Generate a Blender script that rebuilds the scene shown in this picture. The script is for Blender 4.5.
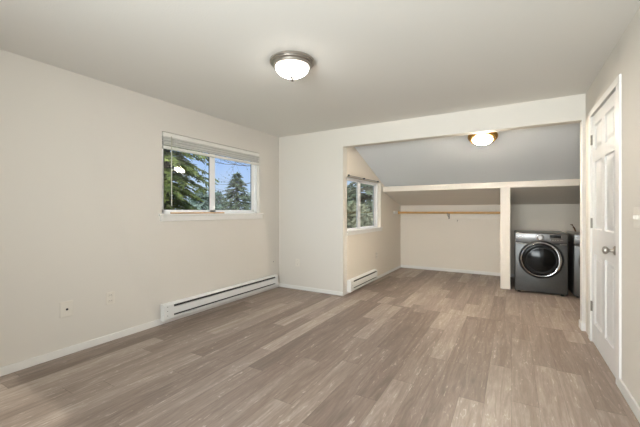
import bpy, bmesh, math, random
import numpy as np
from mathutils import Vector, Matrix

for o in list(bpy.data.objects):
    bpy.data.objects.remove(o, do_unlink=True)
S = bpy.context.scene
COL = S.collection
random.seed(7)
PI = math.pi

# ------------------------------------------------------------------ camera
cam_d = bpy.data.cameras.new('camera')
cam_d.sensor_width = 36.0
cam_d.lens = 327.6 / 640 * 36
cam_d.shift_y = -2.2 / 640
cam_d.clip_start = 0.05
cam = bpy.data.objects.new('camera', cam_d)
COL.objects.link(cam)
cam.location = (0, 0, 1.22)
cam.rotation_euler = (math.radians(90), 0, math.radians(30.4))
S.camera = cam

# ------------------------------------------------------------------ world, sun, exposure
S.view_settings.view_transform = 'Standard'
S.view_settings.look = 'None'
S.view_settings.gamma = 1.0
S.view_settings.use_curve_mapping = False
S.view_settings.exposure = 0.0
LAMP_MAIN = 42.0
LAMP_ALCOVE = 800.0
REAR_FILL = 124.0
SUN = 2.6

W = bpy.data.worlds.new('World')
S.world = W
W.use_nodes = True
nt = W.node_tree
nt.nodes.clear()
wo = nt.nodes.new('ShaderNodeOutputWorld')
bg = nt.nodes.new('ShaderNodeBackground')
tc = nt.nodes.new('ShaderNodeTexCoord')
sx = nt.nodes.new('ShaderNodeSeparateXYZ')
rp = nt.nodes.new('ShaderNodeValToRGB')
nt.links.new(tc.outputs['Generated'], sx.inputs[0])
nt.links.new(sx.outputs['Z'], rp.inputs[0])
els = rp.color_ramp.elements
els[0].position = 0.0; els[0].color = (0.64, 0.78, 1.0, 1)
els[1].position = 0.22; els[1].color = (0.36, 0.61, 1.18, 1)
e = els.new(0.5); e.color = (2.0, 2.3, 2.8, 1)
e = els.new(1.0); e.color = (5.0, 5.4, 6.0, 1)
# thin high clouds
nz = nt.nodes.new('ShaderNodeTexNoise'); nz.inputs['Scale'].default_value = 3.0; nz.inputs['Detail'].default_value = 5
cr = nt.nodes.new('ShaderNodeValToRGB')
cr.color_ramp.elements[0].position = 0.5; cr.color_ramp.elements[0].color = (0, 0, 0, 1)
cr.color_ramp.elements[1].position = 0.85; cr.color_ramp.elements[1].color = (0.6, 0.6, 0.6, 1)
mx = nt.nodes.new('ShaderNodeMix'); mx.data_type = 'RGBA'
nt.links.new(tc.outputs['Generated'], nz.inputs['Vector'])
nt.links.new(nz.outputs['Fac'], cr.inputs[0])
nt.links.new(cr.outputs[0], mx.inputs[0])
nt.links.new(rp.outputs[0], mx.inputs[6])
mx.inputs[7].default_value = (0.85, 0.92, 1.0, 1)
nt.links.new(mx.outputs[2], bg.inputs['Color'])
bg.inputs['Strength'].default_value = 0.96
nt.links.new(bg.outputs[0], wo.inputs[0])

sd = bpy.data.lights.new('sun', 'SUN')
sd.energy = SUN; sd.angle = 0.02; sd.color = (1.0, 0.95, 0.86)
so = bpy.data.objects.new('sun', sd); COL.objects.link(so)
so.location = (20, -20, 25)
so.rotation_euler = (math.radians(50), 0, math.radians(40))

# fill light added behind the camera to brighten the room evenly
ad = bpy.data.lights.new('rear_window_daylight', 'AREA')
ad.shape = 'RECTANGLE'; ad.size = 2.0; ad.size_y = 1.3; ad.energy = REAR_FILL; ad.color = (0.95, 0.975, 1.0); ad.spread = math.radians(120)
ao = bpy.data.objects.new('rear_window_daylight', ad); COL.objects.link(ao)
ao.location = (-0.55, -1.40, 1.40); ao.rotation_euler = (math.radians(99), 0, 0)

# ------------------------------------------------------------------ materials
def srgb(r, g, b):
    f = lambda c: (c / 255 / 12.92) if c <= 10 else ((c / 255 + 0.055) / 1.055) ** 2.4
    return (f(r), f(g), f(b), 1)

def mat(name, col, rough=0.5, metal=0.0, noise=0.0, nscale=8.0, bump=0.0, bscale=200.0, spec=0.5, col2=None):
    m = bpy.data.materials.new(name); m.use_nodes = True
    n = m.node_tree; b = n.nodes['Principled BSDF']
    b.inputs['Base Color'].default_value = col
    b.inputs['Roughness'].default_value = rough
    b.inputs['Metallic'].default_value = metal
    b.inputs['Specular IOR Level'].default_value = spec
    t = n.nodes.new('ShaderNodeTexCoord')
    if noise > 0 or col2:
        z = n.nodes.new('ShaderNodeTexNoise'); z.inputs['Scale'].default_value = nscale; z.inputs['Detail'].default_value = 4
        n.links.new(t.outputs['Object'], z.inputs['Vector'])
        r = n.nodes.new('ShaderNodeValToRGB')
        c2 = col2 or tuple(c * (1 - noise) for c in col[:3]) + (1,)
        r.color_ramp.elements[0].position = 0.35; r.color_ramp.elements[0].color = c2
        r.color_ramp.elements[1].position = 0.65; r.color_ramp.elements[1].color = col
        n.links.new(z.outputs['Fac'], r.inputs[0]); n.links.new(r.outputs[0], b.inputs['Base Color'])
    if bump > 0:
        z2 = n.nodes.new('ShaderNodeTexNoise'); z2.inputs['Scale'].default_value = bscale; z2.inputs['Detail'].default_value = 3
        n.links.new(t.outputs['Object'], z2.inputs['Vector'])
        bp = n.nodes.new('ShaderNodeBump'); bp.inputs['Strength'].default_value = bump; bp.inputs['Distance'].default_value = 0.004
        n.links.new(z2.outputs['Fac'], bp.inputs['Height']); n.links.new(bp.outputs[0], b.inputs['Normal'])
    return m

def emit(name, col, s):
    m = bpy.data.materials.new(name); m.use_nodes = True
    n = m.node_tree; b = n.nodes['Principled BSDF']
    b.inputs['Base Color'].default_value = (0.9, 0.88, 0.82, 1)
    b.inputs['Roughness'].default_value = 0.3
    b.inputs['Emission Color'].default_value = col
    # glow graded by height, upper edge dimmed to spare the ceiling a hot spot
    t = n.nodes.new('ShaderNodeTexCoord'); x = n.nodes.new('ShaderNodeSeparateXYZ'); n.links.new(t.outputs['Object'], x.inputs[0])
    r = n.nodes.new('ShaderNodeMapRange'); n.links.new(x.outputs['Z'], r.inputs['Value'])
    r.inputs['From Min'].default_value = -0.05; r.inputs['From Max'].default_value = -0.135
    r.inputs['To Min'].default_value = s*0.10; r.inputs['To Max'].default_value = s*1.15
    n.links.new(r.outputs['Result'], b.inputs['Emission Strength'])
    return m

def pane_mat():
    m = bpy.data.materials.new('window_glass'); m.use_nodes = True
    n = m.node_tree; n.nodes.clear()
    o = n.nodes.new('ShaderNodeOutputMaterial')
    tr = n.nodes.new('ShaderNodeBsdfTransparent'); tr.inputs[0].default_value = (0.95, 0.97, 0.96, 1)
    gl = n.nodes.new('ShaderNodeBsdfGlossy'); gl.inputs['Roughness'].default_value = 0.03
    lw = n.nodes.new('ShaderNodeLayerWeight'); lw.inputs[0].default_value = 0.5      # Schlick: 0.04 + 0.96 * (1 - cos)^5, the same from both sides
    pw = n.nodes.new('ShaderNodeMath'); pw.operation = 'POWER'; pw.inputs[1].default_value = 5.0
    fr = n.nodes.new('ShaderNodeMath'); fr.operation = 'MULTIPLY_ADD'; fr.inputs[1].default_value = 0.96; fr.inputs[2].default_value = 0.04
    n.links.new(lw.outputs['Facing'], pw.inputs[0]); n.links.new(pw.outputs[0], fr.inputs[0])
    mi = n.nodes.new('ShaderNodeMixShader')
    n.links.new(fr.outputs[0], mi.inputs[0]); n.links.new(tr.outputs[0], mi.inputs[1]); n.links.new(gl.outputs[0], mi.inputs[2])
    n.links.new(mi.outputs[0], o.inputs[0])
    return m

def floor_mat():
    m = bpy.data.materials.new('vinyl_plank_floor'); m.use_nodes = True
    n = m.node_tree; b = n.nodes['Principled BSDF']; L = n.links
    N = lambda t: n.nodes.new(t)
    def math_(op, a, bb=None, c=None):
        k = N('ShaderNodeMath'); k.operation = op
        for i, v in enumerate((a, bb, c)):
            if v is None: continue
            if hasattr(v, 'links'): L.new(v, k.inputs[i])
            else: k.inputs[i].default_value = v
        return k.outputs[0]
    t = N('ShaderNodeTexCoord'); s = N('ShaderNodeSeparateXYZ'); L.new(t.outputs['Object'], s.inputs[0])
    x, y = s.outputs['X'], s.outputs['Y']
    zone = math_('GREATER_THAN', y, 4.16)
    PW, PL = 0.149, 1.22
    xs = math_('ADD', math_('ADD', x, 9.988), math_('MULTIPLY', zone, 0.07))
    xi = math_('FLOOR', math_('DIVIDE', xs, PW))
    wn0 = N('ShaderNodeTexWhiteNoise'); wn0.noise_dimensions = '2D'
    cb = N('ShaderNodeCombineXYZ'); L.new(xi, cb.inputs[0]); L.new(zone, cb.inputs[1]); L.new(cb.outputs[0], wn0.inputs['Vector'])
    ys = math_('ADD', math_('ADD', y, 20.0), math_('MULTIPLY', wn0.outputs['Value'], PL))
    yi = math_('FLOOR', math_('DIVIDE', ys, PL))
    idv = N('ShaderNodeCombineXYZ'); L.new(xi, idv.inputs[0]); L.new(yi, idv.inputs[1]); L.new(zone, idv.inputs[2])
    wn = N('ShaderNodeTexWhiteNoise'); wn.noise_dimensions = '3D'; L.new(idv.outputs[0], wn.inputs['Vector'])
    r = wn.outputs['Value']
    # grain coordinates: stretched along the plank, shifted per plank
    g = N('ShaderNodeCombineXYZ')
    L.new(math_('MULTIPLY', x, 15.0), g.inputs[0]); L.new(math_('MULTIPLY', y, 1.25), g.inputs[1]); L.new(math_('MULTIPLY', r, 57.0), g.inputs[2])
    n1 = N('ShaderNodeTexNoise'); n1.inputs['Scale'].default_value = 1.0; n1.inputs['Detail'].default_value = 6; n1.inputs['Roughness'].default_value = 0.65; n1.inputs['Distortion'].default_value = 1.6
    L.new(g.outputs[0], n1.inputs['Vector'])
    g2 = N('ShaderNodeCombineXYZ')
    L.new(math_('MULTIPLY', x, 80.0), g2.inputs[0]); L.new(math_('MULTIPLY', y, 9.0), g2.inputs[1]); L.new(math_('MULTIPLY', r, 31.0), g2.inputs[2])
    n2 = N('ShaderNodeTexNoise'); n2.inputs['Scale'].default_value = 1.0; n2.inputs['Detail'].default_value = 4; n2.inputs['Roughness'].default_value = 0.6
    L.new(g2.outputs[0], n2.inputs['Vector'])
    # value = plank tone + grain
    v = math_('ADD', math_('MULTIPLY', r, 0.44), math_('MULTIPLY', math_('SUBTRACT', n1.outputs['Fac'], 0.5), 0.85))
    v = math_('ADD', v, math_('MULTIPLY', math_('SUBTRACT', n2.outputs['Fac'], 0.5), 0.45))
    # cerused flecks: short pale streaks where the open grain took the white
    g3 = N('ShaderNodeCombineXYZ')
    L.new(math_('MULTIPLY', x, 55.0), g3.inputs[0]); L.new(math_('MULTIPLY', y, 12.0), g3.inputs[1]); L.new(math_('MULTIPLY', r, 83.0), g3.inputs[2])
    n3 = N('ShaderNodeTexNoise'); n3.inputs['Scale'].default_value = 1.0; n3.inputs['Detail'].default_value = 2; n3.inputs['Distortion'].default_value = 1.0
    L.new(g3.outputs[0], n3.inputs['Vector'])
    fl = math_('MULTIPLY', math_('MAXIMUM', math_('SUBTRACT', n3.outputs['Fac'], 0.60), 0.0), math_('MULTIPLY', math_('GREATER_THAN', n1.outputs['Fac'], 0.5), 3.0))
    v = math_('ADD', math_('ADD', v, fl), 0.30)
    ramp = N('ShaderNodeValToRGB'); e = ramp.color_ramp.elements
    e[0].position = 0.05; e[0].color = srgb(92, 79, 70)
    e[1].position = 0.95; e[1].color = srgb(180, 167, 156)
    q = e.new(0.35); q.color = srgb(122, 107, 97)
    q = e.new(0.62); q.color = srgb(146, 131, 120)
    L.new(v, ramp.inputs[0])
    # joints
    fx = math_('FRACT', math_('DIVIDE', xs, PW)); fy = math_('FRACT', math_('DIVIDE', ys, PL))
    ex = math_('LESS_THAN', math_('MINIMUM', fx, math_('SUBTRACT', 1.0, fx)), 0.006)
    ey = math_('LESS_THAN', math_('MINIMUM', fy, math_('SUBTRACT', 1.0, fy)), 0.0014)
    ez = math_('LESS_THAN', math_('ABSOLUTE', math_('SUBTRACT', y, 4.16)), 0.004)
    j = math_('MAXIMUM', math_('MAXIMUM', ex, ey), ez)
    mixc = N('ShaderNodeMix'); mixc.data_type = 'RGBA'
    L.new(math_('MULTIPLY', j, 0.5), mixc.inputs[0]); L.new(ramp.outputs[0], mixc.inputs[6]); mixc.inputs[7].default_value = srgb(72, 60, 52)
    L.new(mixc.outputs[2], b.inputs['Base Color'])
    rr = math_('ADD', math_('MULTIPLY', n2.outputs['Fac'], 0.2), 0.34)
    L.new(rr, b.inputs['Roughness'])
    b.inputs['Specular IOR Level'].default_value = 0.4
    bp = N('ShaderNodeBump'); bp.inputs['Strength'].default_value = 0.12; bp.inputs['Distance'].default_value = 0.002
    L.new(n2.outputs['Fac'], bp.inputs['Height']); L.new(bp.outputs[0], b.inputs['Normal'])
    return m

M = {}
M['wall'] = mat('cream_wall_paint', srgb(215, 209, 200), 0.7, bump=0.12, bscale=160, spec=0.25)
M['ceil'] = mat('ceiling_paint', srgb(226, 223, 217), 0.8, bump=0.25, bscale=90, spec=0.2)
M['slope'] = mat('white_slope_paint', srgb(228, 230, 231), 0.75, bump=0.25, bscale=90, spec=0.25)  # cool tint of the window daylight mixed into the slope's white
M['trim'] = mat('white_trim_paint', srgb(228, 225, 220), 0.4, noise=0.02)
M['alcove'] = mat('warm_cream_alcove_paint', srgb(223, 214, 201), 0.7, bump=0.12, bscale=160, spec=0.25)  # wall cream, lightened and warmed in colour for the alcove lamp's glow
M['beam'] = mat('cream_gloss_trim', srgb(226, 216, 202), 0.45, noise=0.02)
M['door'] = mat('white_door_paint', srgb(222, 221, 220), 0.35, noise=0.015)
M['vinyl'] = mat('white_vinyl', srgb(240, 240, 240), 0.3, noise=0.02)
M['dkgasket'] = mat('dark_gasket', srgb(60, 62, 64), 0.5, noise=0.1)
M['glass'] = pane_mat()
M['floor'] = floor_mat()
M['nickel'] = mat('brushed_nickel', srgb(168, 162, 154), 0.33, 0.9, noise=0.08, nscale=40)
M['brass'] = mat('polished_brass', srgb(205, 160, 85), 0.28, 0.9, noise=0.1, nscale=30)
M['bowl'] = emit('lit_frosted_glass', (1.0, 0.95, 0.88, 1), LAMP_MAIN)
M['bowl2'] = emit('lit_alabaster_glass', (1.0, 0.89, 0.72, 1), LAMP_ALCOVE)
M['heater'] = mat('white_enamel', srgb(232, 231, 228), 0.35, noise=0.03)
M['heatgrey'] = mat('grey_enamel', srgb(200, 200, 198), 0.4, noise=0.04)
M['slot'] = mat('dark_heater_fins', srgb(58, 56, 54), 0.6, 0.3, noise=0.2, nscale=80)
M['plate'] = mat('ivory_plastic', srgb(221, 214, 203), 0.35, noise=0.02)
M['black'] = mat('black_plastic', srgb(18, 18, 19), 0.4, noise=0.1)
M['blind'] = mat('white_blind', srgb(226, 223, 216), 0.45, noise=0.03)
M['blindgrey'] = mat('grey_blind_slats', srgb(216, 213, 207), 0.5, noise=0.08, nscale=30)
M['clear'] = mat('clear_plastic', srgb(190, 188, 170), 0.15, noise=0.05)
M['stick'] = mat('tan_wood', srgb(205, 165, 120), 0.5, noise=0.15, nscale=30)
M['rodwood'] = mat('varnished_rod_wood', srgb(206, 160, 98), 0.4, noise=0.15, nscale=14)
M['graph'] = mat('graphite_metal', srgb(92, 92, 91), 0.36, 0.75, noise=0.06, nscale=25)
M['graphpanel'] = mat('graphite_panel', srgb(112, 111, 110), 0.3, 0.75, noise=0.05, nscale=25)
M['chrome'] = mat('chrome', srgb(222, 222, 224), 0.12, 1.0, noise=0.03)
M['dglass'] = mat('dark_door_glass', srgb(13, 13, 13), 0.16, noise=0.2, spec=0.22)
M['display'] = mat('black_display', srgb(8, 8, 9), 0.15, noise=0.1)
M['steel'] = mat('hinge_steel', srgb(120, 115, 107), 0.35, 0.85, noise=0.08)
M['bronze'] = mat('bronze_valve', srgb(112, 80, 48), 0.4, 0.7, noise=0.15)
M['bark'] = mat('bark', srgb(88, 76, 64), 0.9, noise=0.35, nscale=6)
M['twig'] = mat('twig_bark', srgb(92, 84, 84), 0.9, noise=0.3, nscale=6)
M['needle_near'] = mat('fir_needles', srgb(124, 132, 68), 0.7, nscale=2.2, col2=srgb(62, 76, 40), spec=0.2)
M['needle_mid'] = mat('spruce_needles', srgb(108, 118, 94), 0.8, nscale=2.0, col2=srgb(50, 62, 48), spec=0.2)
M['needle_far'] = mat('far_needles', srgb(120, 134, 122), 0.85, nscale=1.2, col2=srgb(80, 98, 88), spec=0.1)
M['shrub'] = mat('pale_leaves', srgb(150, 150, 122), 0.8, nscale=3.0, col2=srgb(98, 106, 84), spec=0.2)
M['grass'] = mat('grass', srgb(96, 110, 66), 0.9, noise=0.4, nscale=1.0)

# ------------------------------------------------------------------ mesh helpers
def box(bm, x0, x1, y0, y1, z0, z1, bev=0.0, seg=2):
    mtx = Matrix.Translation(((x0+x1)/2, (y0+y1)/2, (z0+z1)/2)) @ Matrix.Diagonal((abs(x1-x0), abs(y1-y0), abs(z1-z0), 1))
    r = bmesh.ops.create_cube(bm, size=1.0, matrix=mtx)
    if bev > 0:
        es = list({e for v in r['verts'] for e in v.link_edges})
        bmesh.ops.bevel(bm, geom=es, offset=bev, segments=seg, profile=0.5, affect='EDGES')

def lathe(bm, prof, mtx=Matrix.Identity(4), seg=48, cap=True):
    rings = []
    for r, z in prof:
        if r < 1e-6:
            rings.append([bm.verts.new(mtx @ Vector((0, 0, z)))])
        else:
            rings.append([bm.verts.new(mtx @ Vector((r*math.cos(2*PI*k/seg), r*math.sin(2*PI*k/seg), z))) for k in range(seg)])
    for a, b in zip(rings, rings[1:]):
        for k in range(seg):
            k2 = (k+1) % seg
            if len(a) == 1 and len(b) == 1: continue
            if len(a) == 1: bm.faces.new((a[0], b[k2], b[k]))
            elif len(b) == 1: bm.faces.new((a[k], a[k2], b[0]))
            else: bm.faces.new((a[k], a[k2], b[k2], b[k]))
    if cap:
        for rg in (rings[0], rings[-1]):
            if len(rg) > 2: bm.faces.new(rg)
    bmesh.ops.recalc_face_normals(bm, faces=bm.faces[:])

def tube(bm, pts, rad, seg=12):
    pts = [Vector(p) for p in pts]
    rads = rad if isinstance(rad, (list, tuple)) else [rad]*len(pts)
    rings = []
    for i, p in enumerate(pts):
        d = (pts[min(i+1, len(pts)-1)] - pts[max(i-1, 0)]).normalized()
        up = Vector((0, 0, 1)) if abs(d.z) < 0.9 else Vector((1, 0, 0))
        a = d.cross(up).normalized(); b = d.cross(a)
        rings.append([bm.verts.new(p + (a*math.cos(2*PI*k/seg) + b*math.sin(2*PI*k/seg))*rads[i]) for k in range(seg)])
    for a, b in zip(rings, rings[1:]):
        for k in range(seg):
            bm.faces.new((a[k], a[(k+1) % seg], b[(k+1) % seg], b[k]))
    bm.faces.new(rings[0]); bm.faces.new(rings[-1])
    bmesh.ops.recalc_face_normals(bm, faces=bm.faces[:])

def prism(bm, poly, axis, a0, a1):
    """poly: list of 2-D points; axis 'y': points are (x,z); axis 'x': points are (y,z)"""
    f = (lambda p, a: (p[0], a, p[1])) if axis == 'y' else (lambda p, a: (a, p[0], p[1]))
    A = [bm.verts.new(f(p, a0)) for p in poly]; B = [bm.verts.new(f(p, a1)) for p in poly]
    n = len(poly)
    for k in range(n):
        bm.faces.new((A[k], A[(k+1) % n], B[(k+1) % n], B[k]))
    bm.faces.new(A); bm.faces.new(B)
    bmesh.ops.recalc_face_normals(bm, faces=bm.faces[:])

def obj(name, bm, m, parent=None, smooth=None, origin=None):
    """one mesh object; geometry is given in world space unless origin=(0,0,0) of a root is used"""
    me = bpy.data.meshes.new(name)
    bm.to_mesh(me); bm.free()
    me.materials.append(m)
    o = bpy.data.objects.new(name, me); COL.objects.link(o)
    if parent is not None:
        o.parent = parent
        # bring world-space geometry into the frame of the chain of parents (translations only)
        off = Vector((0, 0, 0)); p = parent
        while p is not None:
            off += p.location; p = p.parent
        me.transform(Matrix.Translation(-off))
    elif origin is not None:
        me.transform(Matrix.Translation(-Vector(origin))); o.location = origin
    if smooth:
        for f in me.polygons: f.use_smooth = True
        if smooth != True:
            mk = o.modifiers.new('edges', 'EDGE_SPLIT'); mk.split_angle = math.radians(smooth)
    return o

def thing(name, label, cat, loc, group=None):
    o = bpy.data.objects.new(name, None); COL.objects.link(o)
    o.location = loc; o.empty_display_size = 0.1
    o['label'] = label; o['category'] = cat
    if group: o['group'] = group
    return o

def tag(o, label, cat, group=None):
    o['label'] = label; o['category'] = cat
    if group: o['group'] = group
    return o

def struct(name, bm, m, parent=None, smooth=None):
    o = obj(name, bm, m, parent, smooth)
    if parent is None: o['kind'] = 'structure'
    return o

def sroot(name, loc):
    o = bpy.data.objects.new(name, None); COL.objects.link(o)
    o.location = loc; o.empty_display_size = 0.1; o['kind'] = 'structure'
    return o

NB = bmesh.new
# ------------------------------------------------------------------ room shell
XL, XR, YB, ZC = -3.267, 0.645, 4.25, 2.42         # left wall, right wall, partition face, ceiling
XA, YF, YK = -2.10, 5.92, 7.05                    # alcove left wall, knee beam, alcove back wall
XW = 1.50                                          # alcove right wall
YR = -1.0

b = NB(); box(b, -3.45, XW+.1, YR-.1, YK+.15, -.1, 0); struct('floor', b, M['floor'])

def wall_with_hole(name, axis_x0, axis_x1, y0, y1, z0, z1, hy0, hy1, hz0, hz1, m):
    """a wall standing across X (x0..x1 thick) with one rectangular hole"""
    bm = NB()
    ys = [y0, hy0, hy1, y1]; zs = [z0, hz0, hz1, z1]
    V = {}
    for i, yy in enumerate(ys):
        for j, zz in enumerate(zs):
            for k, xx in enumerate((axis_x0, axis_x1)):
                V[i, j, k] = bm.verts.new((xx, yy, zz))
    for i in range(3):
        for j in range(3):
            if (i, j) == (1, 1): continue
            for k in (0, 1):
                bm.faces.new((V[i, j, k], V[i+1, j, k], V[i+1, j+1, k], V[i, j+1, k]))
    for (a, c) in (((1, 1), (2, 1)), ((2, 1), (2, 2)), ((2, 2), (1, 2)), ((1, 2), (1, 1))):
        bm.faces.new((V[a+(0,)], V[c+(0,)], V[c+(1,)], V[a+(1,)]))
    for i in range(3):
        for j in (0, 3):
            bm.faces.new((V[i, j, 0], V[i+1, j, 0], V[i+1, j, 1], V[i, j, 1]))
    for j in range(3):
        for i in (0, 3):
            bm.faces.new((V[i, j, 0], V[i, j+1, 0], V[i, j+1, 1], V[i, j, 1]))
    bmesh.ops.recalc_face_normals(bm, faces=bm.faces[:])
    return struct(name, bm, m)

W1 = (2.19, 3.77, 1.19, 2.09)      # window 1 opening y0 y1 z0 z1
W2 = (4.37, 5.80, 0.925, 1.74)
wall_with_hole('wall_left', XL-.15, XL, YR-.1, YB+.12, 0, ZC+.08, *W1, M['wall'])
wall_with_hole('wall_alcove_left', XA-.15, XA, YB+.12, YK+.15, 0, ZC+.08, *W2, M['alcove'])
# partition with the wide opening: left pier, header, right stub
b = NB()
xo0, xo1, zh = -2.108, 0.622, 2.155
prism(b, [(XL-.15, 0), (xo0, 0), (xo0, zh), (xo1, zh), (xo1, 0), (XW+.1, 0), (XW+.1, ZC+.08), (XL-.15, ZC+.08)], 'y', YB, YB+.12)
struct('wall_back', b, M['wall'])
# right wall with a door recess
D = (3.065, 3.935, 0.0, 2.10)
b = NB()
box(b, XR, XR+.12, YR-.1, D[0]-.01, 0, ZC+.08); box(b, XR, XR+.12, D[1]+.01, YB+.05, 0, ZC+.08)
box(b, XR, XR+.12, D[0]-.02, D[1]+.02, D[3]+.008, ZC+.08); box(b, XR+.06, XR+.12, D[0]-.02, D[1]+.02, 0, D[3]+.02)
struct('wall_right', b, M['wall'])
b = NB()                                            # rear wall, its opening added to let the fill light in
RW = (-1.60, 0.50, 0.75, 2.25)
box(b, XL-.15, RW[0], YR-.1, YR, 0, ZC+.08); box(b, RW[1], XR+.12, YR-.1, YR, 0, ZC+.08)
box(b, RW[0], RW[1], YR-.1, YR, 0, RW[2]); box(b, RW[0], RW[1], YR-.1, YR, RW[3], ZC+.08)
struct('wall_rear', b, M['wall'])
w3 = sroot('window_3', (-0.55, YR-.06, RW[2]))  # unseen window, made up to frame the fill light
b = NB()
for (x0, x1, z0, z1) in ((RW[0]-.01, RW[0]+.04, RW[2]-.01, RW[3]+.01), (RW[1]-.04, RW[1]+.01, RW[2]-.01, RW[3]+.01), (RW[0], RW[1], RW[2]-.01, RW[2]+.04), (RW[0], RW[1], RW[3]-.04, RW[3]+.01), (-0.58, -0.52, RW[2], RW[3])):
    box(b, x0, x1, YR-.085, YR-.035, z0, z1, .003)
obj('window_frame', b, M['vinyl'], w3)
b = NB(); box(b, RW[0]+.03, RW[1]-.03, YR-.063, YR-.058, RW[2]+.03, RW[3]-.03); obj('pane', b, M['glass'], w3)
b = NB(); box(b, XA-.15, XW+.1, YK, YK+.15, 0, 1.7); struct('wall_alcove_back', b, M['alcove'])
b = NB(); box(b, XW, XW+.1, YB+.12, YK+.15, 0, ZC+.08); struct('wall_alcove_right', b, M['wall'])
b = NB(); box(b, -0.157, -0.030, YF+.004, YK, 0, 1.60, .004); struct('wall_divider', b, M['wall'])
b = NB(); box(b, XL-.15, XR+.12, YR-.1, YB+.12, ZC, ZC+.08); struct('ceiling', b, M['ceil'])
zs = lambda y: 2.21 - .372*(y-4.631)
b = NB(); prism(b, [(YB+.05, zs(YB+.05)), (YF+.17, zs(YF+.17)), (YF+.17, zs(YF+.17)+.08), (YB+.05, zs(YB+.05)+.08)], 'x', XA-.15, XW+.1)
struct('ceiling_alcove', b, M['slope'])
b = NB(); prism(b, [(YF+.02, 1.590), (YK+.1, 1.322), (YK+.1, 1.40), (YF+.02, 1.66)], 'x', XA-.15, XW+.1)
struct('ceiling_closet', b, M['alcove'])
b = NB(); box(b, XA, XW, YF, YF+.14, 1.587, 1.684, .004); struct('trim_1', b, M['beam'])       # beam under the slope
b = NB(); box(b, -0.162, -0.026, YF-.002, YF+.02, 0, 1.588, .002); struct('trim_2', b, M['beam'])   # post face
b = NB(); box(b, xo1-.004, xo1, YB-.002, YB+.122, 0.07, zh, .001); struct('trim_3', b, M['trim'])    # bright corner of the right jamb
b = NB(); box(b, xo0, xo0+.004, YB-.001, YB+.122, 0.0, zh, .001); struct('trim_4', b, M['wall'])

# baseboards
def base(name, x0, x1, y0, y1, h=.065):
    b = NB(); box(b, x0, x1, y0, y1, 0, h, .004); struct(name, b, M['trim'])
base('baseboard_left', XL, XL+.013, YR, YB)
base('baseboard_back', XL, xo0-.004, YB-.013, YB, .055)
base('baseboard_stub', xo1-.014, XR, YB-.014, YB, .08)
base('baseboard_jamb', xo1-.016, xo1-.004, YB, YB+.12, .08)
base('baseboard_right', XR-.014, XR, YR, 2.975, .075)
base('baseboard_alcove', XA, XA+.012, 5.46, YK, .05)
base('baseboard_closet', XA, -.162, YK-.013, YK, .06)
base('baseboard_laundry', -.03, XW, YK-.013, YK, .06)

# ------------------------------------------------------------------ door_1 (right wall)
dr = sroot('door_1', (XR, 3.5, 0))
b = NB()
for (y0, y1, z0, z1) in ((2.975, D[0]-.004, 0, D[3]+.006), (D[1]+.004, 4.02, 0, D[3]+.006), (2.975, 4.02, D[3]+.006, D[3]+.062)):
    box(b, XR-.014, XR+.004, y0, y1, z0, z1, .004)
box(b, XR, XR+.05, D[0]-.012, D[0]-.003, 0, D[3]+.006); box(b, XR, XR+.05, D[1]+.003, D[1]+.012, 0, D[3]+.006)
box(b, XR, XR+.05, D[0]-.012, D[1]+.012, D[3]+.005, D[3]+.012)
obj('door_casing', b, M['trim'], dr)
leaf_f, leaf_b = XR+.0005, XR+.040
prow = [(.20, .83), (1.06, 1.67), (1.77, 2.0)]; pcol = [(3.17, 3.445), (3.555, 3.83)]
b = NB()
ysv = [D[0]+.003, pcol[0][0], pcol[0][1], pcol[1][0], pcol[1][1], D[1]-.003]
zsv = [.012, prow[0][0], prow[0][1], prow[1][0], prow[1][1], prow[2][0], prow[2][1], D[3]-.003]
for i in range(5):
    for j in range(7):
        hole = i in (1, 3) and j in (1, 3, 5)
        y0, y1, z0, z1 = ysv[i], ysv[i+1], zsv[j], zsv[j+1]
        q = [(y0, z0), (y1, z0), (y1, z1), (y0, z1)]
        if not hole:
            b.faces.new([b.verts.new((leaf_f, yy, zz)) for yy, zz in q])
        else:   # moulded recess and raised field
            def ring(inset, depth):
                return [b.verts.new((leaf_f+depth, yy, zz)) for yy, zz in
                        ((y0+inset, z0+inset), (y1-inset, z0+inset), (y1-inset, z1-inset), (y0+inset, z1-inset))]
            rs = [ring(0, 0), ring(.008, .012), ring(.020, .014), ring(.046, .004)]
            for A, Bq in zip(rs, rs[1:]):
                for k in range(4):
                    b.faces.new((A[k], A[(k+1) % 4], Bq[(k+1) % 4], Bq[k]))
            b.faces.new(rs[-1])
bmesh.ops.remove_doubles(b, verts=b.verts[:], dist=1e-5)
box(b, leaf_f+.0125, leaf_b, ysv[0], ysv[-1], zsv[0], zsv[-1])
for (y0, y1, z0, z1) in ((ysv[0], ysv[0]+.001, zsv[0], zsv[-1]), (ysv[-1]-.001, ysv[-1], zsv[0], zsv[-1]), (ysv[0], ysv[-1], zsv[0], zsv[0]+.001), (ysv[0], ysv[-1], zsv[-1]-.001, zsv[-1])):
    box(b, leaf_f, leaf_f+.02, y0, y1, z0, z1)
bmesh.ops.recalc_face_normals(b, faces=b.faces[:])
slab = obj('door_slab', b, M['door'], dr)
b = NB(); rot = Matrix.Translation((leaf_f, 3.125, .935)) @ Matrix.Rotation(-PI/2, 4, 'Y')
lathe(b, [(0, 0), (.034, 0), (.034, .006), (.028, .012), (.013, .015), (.012, .036), (.018, .042), (.027, .050), (.029, .060), (.025, .070), (.012, .076), (0, .077)], rot, 32)
obj('door_knob', b, M['nickel'], slab, smooth=40)
for z in (1.885, 1.11, .335):
    b = NB()
    tube(b, [(XR-.004, D[1]+.001, z-.047), (XR-.004, D[1]+.001, z+.047)], .0075, 12)
    box(b, XR-.001, XR+.0075, D[1]-.026, D[1]-.002, z-.045, z+.045)
    obj('door_hinge', b, M['steel'], dr, smooth=40)

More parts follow.
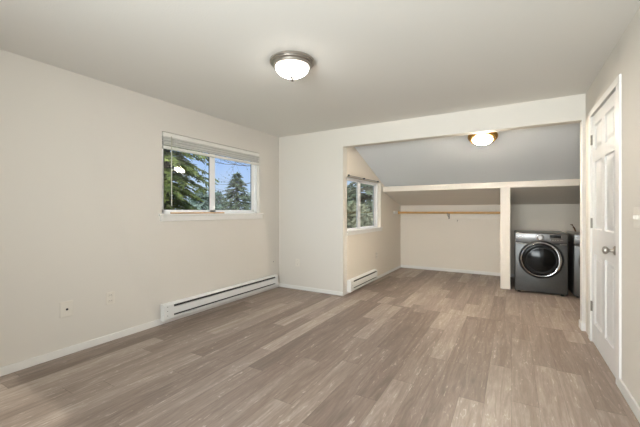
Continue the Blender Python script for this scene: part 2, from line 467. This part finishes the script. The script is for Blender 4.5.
# ------------------------------------------------------------------ windows
def window(name, xw, y0, y1, z0, z1, xg, mr0, mr1, gy1, gz0, gz1, gl0, thick=.03):
    """sliding window: outer frame, two sashes with panes, set back in the wall"""
    r = sroot(name, (xw, (y0+y1)/2, z0))
    xf0, xf1 = xg-.035, xg+.018
    fw = .035
    b = NB()
    e = .012
    box(b, xf0, xf1, y0-e, y0+fw, z0-e, z1+e, .003); box(b, xf0, xf1, y1-fw, y1+e, z0-e, z1+e, .003)
    box(b, xf0, xf1, y0, y1, z0-e, z0+.022, .003); box(b, xf0, xf1, y0, y1, z1-.022, z1+e, .003)
    obj('window_frame', b, M['vinyl'], r)
    for k, (a, c, ga, gc, dx) in enumerate(((y0+fw-.01, mr1-.004, gl0, mr0, .006), (mr0+.03, y1-fw+.01, mr1, gy1, -.010))):
        b = NB()
        xs0, xs1 = xg+dx-.012, xg+dx+.010
        box(b, xs0, xs1, a, ga, z0+.018, z1-.018, .002); box(b, xs0, xs1, gc, c, z0+.018, z1-.018, .002)
        box(b, xs0, xs1, a, c, z0+.018, gz0, .002); box(b, xs0, xs1, a, c, gz1, z1-.018, .002)
        s = obj('window_sash', b, M['vinyl'], r)
        b = NB(); box(b, xg+dx-.003, xg+dx+.001, ga-.006, gc+.006, gz0-.006, gz1+.006)
        obj('pane', b, M['glass'], s)
        b = NB(); w = .011  # dark strips drawn wide, taking in the shaded reveal of the sash
        x2, x3 = xg+dx+.001, xg+dx+.006
        box(b, x2, x3, ga, ga+w, gz0, gz1); box(b, x2, x3, gc-w, gc, gz0, gz1)
        obj('gasket', b, M['dkgasket'], s)
    return r
w1 = window('window_1', XL, *W1, -3.335, 2.885, 2.975, 3.677, 1.236, 2.03, 2.245)
b = NB(); box(b, XL-.09, XL+.028, 2.150, 3.845, 1.168, 1.192, .005); box(b, XL-.002, XL+.016, 2.165, 3.83, 1.110, 1.169, .004)
obj('window_sill', b, M['trim'], w1)
w2 = window('window_2', XA, *W2, -2.180, 4.895, 5.015, 5.672, .958, 1.69, 4.42)
b = NB(); box(b, XA-.10, XA+.018, 4.36, 5.86, .897, .928, .004); box(b, XA-.002, XA+.012, 4.36, 5.85, .860, .898, .003)
obj('window_sill', b, M['trim'], w2)

# ------------------------------------------------------------------ window blind
bl = thing('window_blind', 'white mini blind drawn up to the top of the window on the long left wall', 'blind', (XL, 2.98, 2.09))
by0, by1 = 2.20, 3.762
b = NB(); box(b, XL-.030, XL+.010, by0, by1, 2.035, 2.083, .004); obj('headrail', b, M['blind'], bl)
b = NB()
for k in range(6):
    z = 1.950 + k*.0142 + (.003 if k % 2 else 0)
    prism(b, [(XL-.028, z), (XL-.009, z+.002), (XL+.009-.003*(k % 2), z), (XL+.009-.003*(k % 2), z+.0085), (XL-.009, z+.0105), (XL-.028, z+.0085)], 'y', by0+.006, by1-.006)
obj('slat_stack', b, M['blindgrey'], bl)
b = NB(); box(b, XL-.026, XL+.008, by0+.004, by1-.004, 1.904, 1.938, .006); obj('bottom_rail', b, M['blind'], bl)
b = NB(); tube(b, [(XL+.016, 2.295, 2.045), (XL+.018, 2.295, 1.275)], .0055, 8); tube(b, [(XL+.006, 2.295, 2.05), (XL+.018, 2.295, 2.04)], .003, 8)
obj('tilt_wand', b, M['clear'], bl, smooth=40)
for yy in (2.36, 2.98, 3.60):
    b = NB(); tube(b, [(XL+.011, yy, 2.04), (XL+.011, yy, 1.93)], .0018, 6); obj('lift_cord', b, M['blind'], bl)

b = NB(); tube(b, [(-3.308, 2.325, 1.2005), (-3.308, 3.115, 1.2005)], .0085, 12)
tag(obj('dowel', b, M['stick'], None, 40, (-3.308, 2.72, 1.192)), 'tan wooden dowel lying on the sill of the window with the blind', 'stick')

# thin dark rod and clips, drawn for the blind brackets over the alcove window
cr_ = thing('curtain_rod', 'thin dark rod with small clips above the alcove window', 'curtain rod', (XA+.02, 5.0, 1.75))
b = NB(); tube(b, [(XA+.018, 4.375, 1.752), (XA+.018, 5.66, 1.752)], .0035, 10); obj('rod', b, M['dkgasket'], cr_, smooth=40)
for yy in (4.40, 4.98, 5.62):
    b = NB(); box(b, XA-.002, XA+.028, yy-.014, yy+.014, 1.742, 1.764, .004); obj('clip', b, M['dkgasket'], cr_)

# ------------------------------------------------------------------ lamps
def lamp(name, label, loc, rotx, metal, bowl, kw=1.0, R0=.134, dp=.086):
    r = thing(name, label, 'ceiling light', loc, None)
    def part(n, prof, m, seg=56):
        b = NB(); lathe(b, [(p[0]*kw, p[1]*kw) for p in prof], Matrix.Identity(4), seg)
        me = bpy.data.meshes.new(n); b.to_mesh(me); b.free(); me.materials.append(m)
        for f in me.polygons: f.use_smooth = True
        o = bpy.data.objects.new(n, me); COL.objects.link(o); o.parent = r
        k = o.modifiers.new('edges', 'EDGE_SPLIT'); k.split_angle = math.radians(35)
        return o
    part('lamp_base', [(0, 0), (.174, 0), (.178, -.004), (.178, -.016), (.174, -.021), (.167, -.021), (.166, -.030), (.160, -.035), (.153, -.036), (.151, -.050), (.146, -.054), (.120, -.054), (0, -.054)], metal)
    zt = -.048
    prof = [(R0*math.cos(a), zt - dp*math.sin(a)**1.0) for a in [k*PI/2/16 for k in range(16)]] + [(.010, zt-dp)]
    prof = [(R0*math.cos(a)**1.2, zt-dp*math.sin(a)) for a in [k*PI/2/18 for k in range(18)]] + [(0, zt-dp)]
    part('glass_bowl', prof, bowl)
    part('finial', [(0, zt-dp+.010), (.022, zt-dp+.006), (.024, zt-dp-.002), (.010, zt-dp-.007), (.007, zt-dp-.014), (.012, zt-dp-.021), (.008, zt-dp-.029), (0, zt-dp-.031)], M['steel'], 24)
    r.rotation_euler = (rotx, 0, 0)
    return r
lamp('ceiling_light', 'round brushed nickel flush light with frosted bowl on the flat main ceiling', (-1.515, 2.144, ZC), 0, M['nickel'], M['bowl'])
yl = 4.69
lamp('ceiling_light', 'round brass flush light with frosted bowl on the sloped alcove ceiling', (-.328, yl, zs(yl)-.002), -math.atan(.372), M['brass'], M['bowl2'], .98, .120, .048)

# ------------------------------------------------------------------ baseboard heaters
def heater(label, xw, y0, y1, dz, capl, capr):
    r = thing('baseboard_heater', label, 'heater', (xw, (y0+y1)/2, .056+dz))
    P = lambda pts: [(xw+.001+d, z+dz) for d, z in pts]
    b = NB()
    prism(b, P([(0, .234), (.034, .234), (.060, .222), (.062, .216), (.034, .213), (.034, .188), (.064, .187), (.064, .116), (.034, .112), (.034, .094), (.066, .090), (.066, .075), (.052, .060), (0, .060)]), 'y', y0+.004, y1-.004)
    obj('housing', b, M['heater'], r)
    for z0, z1 in ((.190, .212), (.0955, .111)):
        b = NB(); box(b, xw+.0355, xw+.052, y0+capl, y1-capr, z0+dz, z1+dz)
        obj('vent_slot', b, M['slot'], r)
    for a, c in ((y0, y0+capl), (y1-capr, y1)):
        b = NB()
        prism(b, P([(0, .235), (.035, .235), (.061, .223), (.0655, .214), (.0665, .074), (.053, .058), (0, .058)]), 'y', a, c)
        e = obj('end_cap', b, M['heater'], r)
        if a == y0:
            for zz in (.205, .16, .11):
                b = NB(); lathe(b, [(0, 0), (.005, 0), (.004, .002), (0, .002)], Matrix.Translation((xw+.0668, a+.04, zz+dz)) @ Matrix.Rotation(PI/2, 4, 'Y'), 12)
                obj('screw', b, M['steel'], e)
    return r
heater('long white electric baseboard heater below the window with the blind', XL+.013, 2.165, 4.125, -.014, .115, .06)
heater('short white electric baseboard heater below the alcove window', XA, 4.365, 5.45, -.03, .09, .02)

# ------------------------------------------------------------------ wall plates
def plate_x(r, xw, s, y0, y1, z0, z1, m):
    b = NB(); box(b, xw, xw+s*.007, y0, y1, z0, z1, .003); return obj('cover_plate', b, m, r)
p = thing('cable_outlet', 'square ivory cable jack plate with a black hole low on the left wall', 'wall plate', (XL, 1.31, .39))
pl = plate_x(p, XL, 1, 1.262, 1.358, .325, .458, M['plate'])
b = NB(); lathe(b, [(0, 0), (.009, 0), (.009, .003), (.006, .004), (.006, .001), (0, .001)], Matrix.Translation((XL+.007, 1.312, .388)) @ Matrix.Rotation(PI/2, 4, 'Y'), 20); obj('jack', b, M['black'], p)
def duplex(label, axis, loc, w=.075, h=.118):
    """receptacle plate on a wall facing +X (axis 'x') or -Y (axis 'y')"""
    r = thing('electrical_outlet', label, 'wall outlet', loc, None)
    def bx(bm, u0, u1, d0, d1, z0, z1, bv=0):
        if axis == 'x': box(bm, loc[0]+d0, loc[0]+d1, loc[1]+u0, loc[1]+u1, loc[2]+z0, loc[2]+z1, bv)
        else: box(bm, loc[0]+u0, loc[0]+u1, loc[1]-d1, loc[1]-d0, loc[2]+z0, loc[2]+z1, bv)
    b = NB(); bx(b, -w/2, w/2, 0, .006, -h/2, h/2, .0025); obj('cover_plate', b, M['plate'], r)
    for dz in (.026, -.026):
        b = NB(); bx(b, -.017, .017, .004, .0085, dz-.016, dz+.016, .004); f = obj('socket', b, M['plate'], r)
        for du in (-.007, .006):
            b = NB(); bx(b, du-.0012, du+.0012, .0080, .0090, dz-.001, dz+.009); obj('slot', b, M['black'], f)
    return r
duplex('ivory duplex outlet between the cable plate and the long heater', 'x', (XL, 1.662, .402))
duplex('cream duplex outlet low on the narrow wall beside the opening', 'y', (-2.90, YB, .415))
duplex('cream duplex outlet on the alcove wall past the short heater', 'x', (XA, 5.58, .43))
p = thing('light_switch', 'cream light switch plate beside the white door', 'light switch', (XR, 2.635, 1.185))
b = NB(); box(b, XR-.007, XR, 2.575, 2.695, 1.122, 1.243, .003); obj('cover_plate', b, M['plate'], p)
for yy in (2.605, 2.660):
    b = NB(); box(b, XR-.018, XR-.005, yy-.005, yy+.005, 1.172, 1.196, .002); obj('toggle', b, M['plate'], p)
b = NB(); lathe(b, [(0, 0), (.005, 0), (.006, .004), (.004, .008), (0, .008)], Matrix.Translation((XL, 4.107, .421)) @ Matrix.Rotation(PI/2, 4, 'Y'), 14)
tag(obj('wall_screw', b, M['black'], None, 40, (XL, 4.107, .421)), 'tiny dark screw in the left wall just above the corner end of the long heater', 'screw')

# ------------------------------------------------------------------ closet rod and cleats
yr, zr = 6.83, 1.193
b = NB(); box(b, XA+.013, -.170, YK-.02, YK, 1.066, 1.212, .003)
tag(obj('wall_cleat', b, M['beam'], None, None, (-1.13, YK, 1.066)), 'long cream wooden cleat along the back wall behind the closet rod', 'cleat')
b = NB(); box(b, XA, XA+.02, 6.56, 6.84, 1.165, 1.222, .003)
b2 = obj('wall_cleat', b, M['trim'], None, None, (XA, 6.7, 1.16)); tag(b2, 'short white wooden cleat on the alcove left wall carrying the rod end', 'cleat')
rd = thing('closet_rod', 'varnished wooden closet rod spanning the closet nook under the slope', 'closet rod', (-1.13, yr, zr))
b = NB(); tube(b, [(XA+.035, yr, zr), (-.172, yr, zr)], .021, 20); obj('rod', b, M['rodwood'], rd, smooth=40)
for xx, s in ((XA+.021, 1), (-.158, -1)):
    b = NB(); lathe(b, [(0, 0), (.034, 0), (.034, .004), (.026, .006), (.026, .022), (.0215, .022), (.0215, .006), (0, .006)], Matrix.Translation((xx, yr, zr)) @ Matrix.Rotation(s*PI/2, 4, 'Y'), 28)
    obj('rod_socket', b, M['brass'], rd, smooth=40)
b = NB()
xb = -1.10
tube(b, [(xb, YK-.024, 1.07), (xb, YK-.03, 1.075), (xb, YK-.06, 1.095), (xb, yr+.02, zr-.05), (xb, yr, zr-.0285)], .006, 10)
box(b, xb-.012, xb+.012, YK-.026, YK-.0195, 1.068, 1.17, .002)
tube(b, [(xb, yr+.030, zr-.004), (xb, yr+.024, zr-.018), (xb, yr, zr-.0285), (xb, yr-.024, zr-.018), (xb, yr-.031, zr+.002)], .006, 10)
obj('rod_bracket', b, M['steel'], rd, smooth=40)
b = NB()
lathe(b, [(0, 0), (.010, 0), (.010, .004), (.004, .006), (0, .006)], Matrix.Translation((-.945, YK, 1.040)) @ Matrix.Rotation(PI/2, 4, 'X'), 16)
tube(b, [(-.945, YK-.004, 1.040), (-.945, YK-.025, 1.036), (-.945, YK-.034, 1.022), (-.945, YK-.026, 1.008), (-.945, YK-.016, 1.010)], .004, 8)
tag(obj('wall_hook', b, M['steel'], None, 40, (-.945, YK, 1.02)), 'small dark wall hook on the closet back wall, right of the rod bracket', 'hook')

# ------------------------------------------------------------------ laundry machines
def machine(name, label, cat, x0, yf=5.80, w=.656, h=.900, depth=.74):
    x1 = x0 + w; xc = (x0+x1)/2; z0 = .022
    r = thing(name, label, cat, (xc, yf+depth/2, 0))
    b = NB(); box(b, x0, x1, yf, yf+depth, z0, .742, .016, 3); obj('body', b, M['graph'], r, smooth=40)
    b = NB(); box(b, x0, x1, yf-.004, yf+depth, .748, h, .016, 3); pan = obj('control_panel', b, M['graphpanel'], r, smooth=40)
    b = NB(); box(b, x0+.006, x1-.006, yf+.004, yf+depth-.01, .735, .755); obj('seam', b, M['black'], r)
    for q0, q1 in ((x0+.012, x0+.105), (x1-.10, x1-.012)):
        b = NB(); box(b, q0, q1, yf-.007, yf+.004, .735, .747, .003); obj('trim_strip', b, M['chrome'], r)
    for sx_ in (x0+.06, x1-.06):
        for sy in (yf+.06, yf+depth-.06):
            b = NB(); tube(b, [(sx_, sy, 0), (sx_, sy, z0+.004)], [.024, .018], 14); obj('foot', b, M['black'], r)
    zc, R = .512, .258
    F = Matrix.Translation((xc+.003, yf, zc)) @ Matrix.Rotation(PI/2, 4, 'X')
    b = NB(); lathe(b, [(R+.020, -.004), (R+.020, .012), (R, .026), (R-.022, .026), (R-.022, -.004)], F, 72); dd = obj('door', b, M['black'], r, smooth=40)
    b = NB()
    n = 72; tr_ = []
    prof = [(R-.026, .020), (R-.023, .034), (R-.014, .039), (R-.006, .034), (R-.003, .024)]
    rings = []
    for k in range(n):
        a = 2*PI*k/n
        wide = .020*max(0, math.cos(a))**3           # the ring broadens into a grip on the right
        rings.append([b.verts.new(F @ Vector(((q[0]-(wide if i < 2 else 0))*math.cos(a), (q[0]-(wide if i < 2 else 0))*math.sin(a), q[1]))) for i, q in enumerate(prof)])
    for k in range(n):
        A, B_ = rings[k], rings[(k+1) % n]
        for i in range(4): b.faces.new((A[i], B_[i], B_[i+1], A[i+1]))
    bmesh.ops.recalc_face_normals(b, faces=b.faces[:])
    obj('door_ring', b, M['chrome'], dd, smooth=60)
    b = NB(); lathe(b, [(R-.016, .018), (R-.034, .030), (R-.060, .036), (R-.075, .030), (.165, .034), (.10, .046), (.04, .052), (0, .053)], F, 64, cap=False); obj('door_glass', b, M['dglass'], dd, smooth=60)
    K = Matrix.Translation((xc-.005, yf-.004, .835)) @ Matrix.Rotation(PI/2, 4, 'X')
    b = NB(); lathe(b, [(0, 0), (.045, 0), (.045, .006), (.036, .009), (.034, .026), (.028, .032), (0, .032)], K, 36); obj('dial', b, M['chrome'], pan, smooth=35)
    b = NB(); box(b, xc+.110, xc+.245, yf-.0065, yf, .830, .874, .001); obj('display', b, M['display'], pan)
    for k in range(5):
        b = NB(); box(b, xc+.112+k*.030, xc+.126+k*.030, yf-.0075, yf, .798, .806, .001); obj('button', b, M['chrome'], pan)
    b = NB(); box(b, x0+.025, x0+.125, yf-.0055, yf, .846, .856, .001); obj('badge', b, M['chrome'], pan)
    b = NB(); box(b, x1-.085, x1-.060, yf-.0075, yf, .800, .806, .001); obj('button', b, M['chrome'], pan)
    return r
machine('clothes_dryer', 'graphite grey front loading dryer standing beside the cream post', 'dryer', .031)
machine('washing_machine', 'graphite washing machine mostly hidden behind the right door jamb', 'washer', .748)
va = thing('water_valve', 'small bronze water valve on the back wall above the washing machine', 'valve', (.90, YK, .95))
b = NB(); tube(b, [(.905, YK, .945), (.905, YK-.05, .945)], .012, 12); tube(b, [(.905, YK-.045, .95), (.915, YK-.06, .92), (.93, YK-.065, .87)], .011, 12); obj('valve_body', b, M['bronze'], va, smooth=40)
b = NB(); tube(b, [(.905, YK-.045, .95), (.885, YK-.05, .985)], .006, 10); box(b, .858, .892, YK-.062, YK-.036, .982, .998, .004); obj('valve_handle', b, M['bronze'], va, smooth=40)
b = NB(); tube(b, [(.93, YK-.065, .87), (.95, YK-.075, .6), (.99, YK-.09, .3)], .011, 10); obj('hose', b, M['black'], va, smooth=40)

# ------------------------------------------------------------------ outdoors
GZ = -2.9
b = NB(); box(b, -75, -3.6, -30, 80, GZ-.2, GZ); struct('ground', b, M['grass'])

def raw_mesh(name, V, F, m, parent):
    me = bpy.data.meshes.new(name)
    off = parent.location
    me.from_pydata([(v[0]-off.x, v[1]-off.y, v[2]-off.z) for v in V], [], F)
    me.materials.append(m)
    o = bpy.data.objects.new(name, me); COL.objects.link(o); o.parent = parent
    return o

def spray(V, F, p, d, ln, wd, rng):
    """one needle spray: a folded lozenge along d"""
    d = d.normalized(); s = d.cross(Vector((rng.uniform(-.5, .5), rng.uniform(-.5, .5), 1))).normalized()*wd
    up = s.cross(d).normalized()*wd*.35
    i = len(V)
    V += [p, p+d*ln*.45+s-up, p+d*ln, p+d*ln*.45-s-up, p+d*ln*.4+up]
    F += [(i, i+1, i+4), (i+1, i+2, i+4), (i+2, i+3, i+4), (i+3, i, i+4)]

def conifer(name, label, x, y, h, r, m, seed, nb, zlow=.06, sp=.30, dens=9, droop=.35, z0=GZ, pw=.85, low=0.0):
    rng = random.Random(seed)
    root = thing(name, label, 'tree', (x, y, z0), 'trees outside the windows')
    b = NB(); tube(b, [(x, y, z0), (x+.05, y, z0+h*.5), (x, y, z0+h)], [h*.016+.03, h*.01+.02, .01], 10)
    brs = []
    V, F = [], []
    for k in range(nb):
        t = zlow + (1-zlow)*(k+rng.random())/nb
        L = r*((1-t)**pw)*rng.uniform(.72, 1.12) + .08
        if t < low: L *= max(.35, 1 - (low-t)*4.2)
        a = k*2.39996 + rng.uniform(-.3, .3)
        base_ = Vector((x, y, z0+h*t)); dirv = Vector((math.cos(a), math.sin(a), 0))
        lift = rng.uniform(.0, .25)
        def at(s): return base_ + dirv*L*s + Vector((0, 0, lift*L*s - droop*L*s*s))
        brs.append([at(0), at(.5), at(.96)])
        n = max(3, int(dens*L/r*1.6)+2)
        for q in range(n):
            s = .18 + .82*(q+.5)/n
            p = at(s); tan = (at(min(1, s+.05))-at(s-.05)).normalized(); side = Vector((-dirv.y, dirv.x, 0))
            for sg in (-1, 1):
                d = tan*.8 + side*sg*rng.uniform(.5, 1.2) + Vector((0, 0, rng.uniform(-.45, .2)))
                spray(V, F, p, d, sp*rng.uniform(.7, 1.3)*(1.15-.5*s), sp*.16, rng)
            if rng.random() < .6:
                spray(V, F, p, tan + Vector((rng.uniform(-.4, .4), rng.uniform(-.4, .4), rng.uniform(-.9, .4))), sp*rng.uniform(.6, 1.1), sp*.14, rng)
        spray(V, F, at(.97), (at(1)-at(.9)), sp*.8, sp*.12, rng)
    for br in brs: tube(b, br, [.022, .014, .005], 5)
    for k in range(10): spray(V, F, Vector((x, y, z0+h*(.965+.003*k))), Vector((rng.uniform(-.4, .4), rng.uniform(-.4, .4), 1)), sp*.6, sp*.1, rng)
    obj('trunk', b, M['bark'], root)
    raw_mesh('foliage', V, F, m, root)
    return root

def ray_pt(u, rng_):
    th = math.radians(30.4)
    dx = -math.sin(th)*327.6 + math.cos(th)*(u-320); dy = math.cos(th)*327.6 + math.sin(th)*(u-320)
    L = math.hypot(dx, dy); return dx/L*rng_, dy/L*rng_

def hz(v, u, rng_):      # height of a picture row at that range
    return 1.22 + (211.3-v)/math.hypot(327.6, u-320)*rng_

def tree_at(u, rg, vtop, rpx, m, seed, nb, label, **k):
    x, y = ray_pt(u, rg); h = hz(vtop, u, rg) - GZ; r = rpx/327.6*rg
    return conifer('conifer_tree', label, x, y, h, r, m, seed, nb, **k)

tree_at(165, 11.5, -20, 76, M['needle_near'], 3, 620, 'big green fir close to the left half of the window with the blind', sp=.23, dens=17, droop=.42, low=.50)
tree_at(237, 24, 173, 52, M['needle_mid'], 5, 260, 'dark pointed conifer in the middle of the right pane behind the blind', sp=.33, dens=13, droop=.3, pw=.95)
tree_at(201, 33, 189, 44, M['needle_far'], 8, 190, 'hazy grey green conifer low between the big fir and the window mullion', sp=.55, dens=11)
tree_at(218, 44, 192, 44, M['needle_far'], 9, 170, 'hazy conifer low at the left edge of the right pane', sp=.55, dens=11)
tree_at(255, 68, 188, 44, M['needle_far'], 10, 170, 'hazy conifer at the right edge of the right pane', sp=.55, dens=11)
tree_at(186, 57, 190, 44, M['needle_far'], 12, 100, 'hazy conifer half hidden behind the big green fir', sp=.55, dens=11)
tree_at(352, 21, 186, 40, M['needle_mid'], 14, 130, 'grey green conifer in the left pane of the alcove window', sp=.5, dens=9)
tree_at(368, 15, 120, 40, M['needle_mid'], 15, 220, 'tall dark conifer filling the right pane of the alcove window', sp=.4, dens=9)

def shrub(label, u, rg, vtop, rpx, seed, n=2600):
    rng = random.Random(seed); x, y = ray_pt(u, rg); h = hz(vtop, u, rg)-GZ; r = rpx/327.6*rg
    root = thing('leafy_shrub', label, 'shrub', (x, y, GZ))
    b = NB()
    V, F = [], []
    for k in range(16):
        a = rng.uniform(0, 2*PI); q = rng.uniform(.3, 1)
        tip = Vector((x+math.cos(a)*r*q*.8, y+math.sin(a)*r*q*.8, GZ+h*rng.uniform(.7, .98)))
        mid = Vector((x+math.cos(a)*r*q*.35, y+math.sin(a)*r*q*.35, GZ+h*.45))
        tube(b, [(x, y, GZ), mid, tip], [.035, .022, .006], 5)
    for k in range(n):
        a = rng.uniform(0, 2*PI); t = rng.random()**.6; q = math.sqrt(rng.random())*(1-.55*t**3)
        p = Vector((x+math.cos(a)*r*q, y+math.sin(a)*r*q, GZ+h*(.15+.85*t)))
        spray(V, F, p, Vector((rng.uniform(-1, 1), rng.uniform(-1, 1), rng.uniform(-.6, .8))), rng.uniform(.14, .26), .05, rng)
    obj('stems', b, M['bark'], root); raw_mesh('leaves', V, F, M['shrub'], root)
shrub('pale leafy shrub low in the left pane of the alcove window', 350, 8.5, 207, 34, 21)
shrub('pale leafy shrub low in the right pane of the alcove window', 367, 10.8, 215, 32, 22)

# bare deciduous tree whose twigs reach across the sky
def bare_tree(label, x, y, h, seed, aim):
    rng = random.Random(seed)
    root = thing('bare_tree', label, 'tree', (x, y, GZ), 'trees outside the windows')
    b = NB(); V, F = [], []
    def grow(p, d, ln, rad, lev):
        pts = [p]; dd = d.normalized()
        for k in range(3):
            dd = (dd + Vector((rng.uniform(-.22, .22), rng.uniform(-.22, .22), rng.uniform(-.15, .2)))).normalized()
            pts.append(pts[-1] + dd*ln/3)
        tube(b, pts, [rad, rad*.85, rad*.7, rad*.5], 5)
        if lev == 0:
            for q in pts[1:]:
                if rng.random() < .22: spray(V, F, q, Vector((rng.uniform(-1, 1), rng.uniform(-1, 1), -1)), .09, .03, rng)
            return
        for k in range(4 if lev > 1 else 3):
            q = pts[1+rng.randrange(3)]
            nd = dd + Vector((rng.uniform(-1, 1), rng.uniform(-1, 1), rng.uniform(-.5, .7)))*.85
            grow(q, nd, ln*rng.uniform(.55, .8), rad*.5, lev-1)
    tube(b, [(x, y, GZ), (x+.1, y, GZ+h*.3), (x, y+.1, GZ+h*.6), (x, y, GZ+h)], [.2, .17, .12, .03], 10)
    for k in range(7):
        z = GZ + h*(.55+.06*k)
        a = math.atan2(aim[1]-y, aim[0]-x) + rng.uniform(-.5, .5)
        grow(Vector((x, y, z)), Vector((math.cos(a), math.sin(a), rng.uniform(-.1, .3))), rng.uniform(1.6, 2.2), .026, 3)
    obj('branches', b, M['twig'], root); raw_mesh('dry_leaves', V, F, M['bark'], root)
x, y = ray_pt(270, 17); ax, ay = ray_pt(222, 16.5)
bare_tree('bare twiggy tree whose branches cross the sky above the dark pointed conifer', x, y, 10.5, 31, (ax, ay))
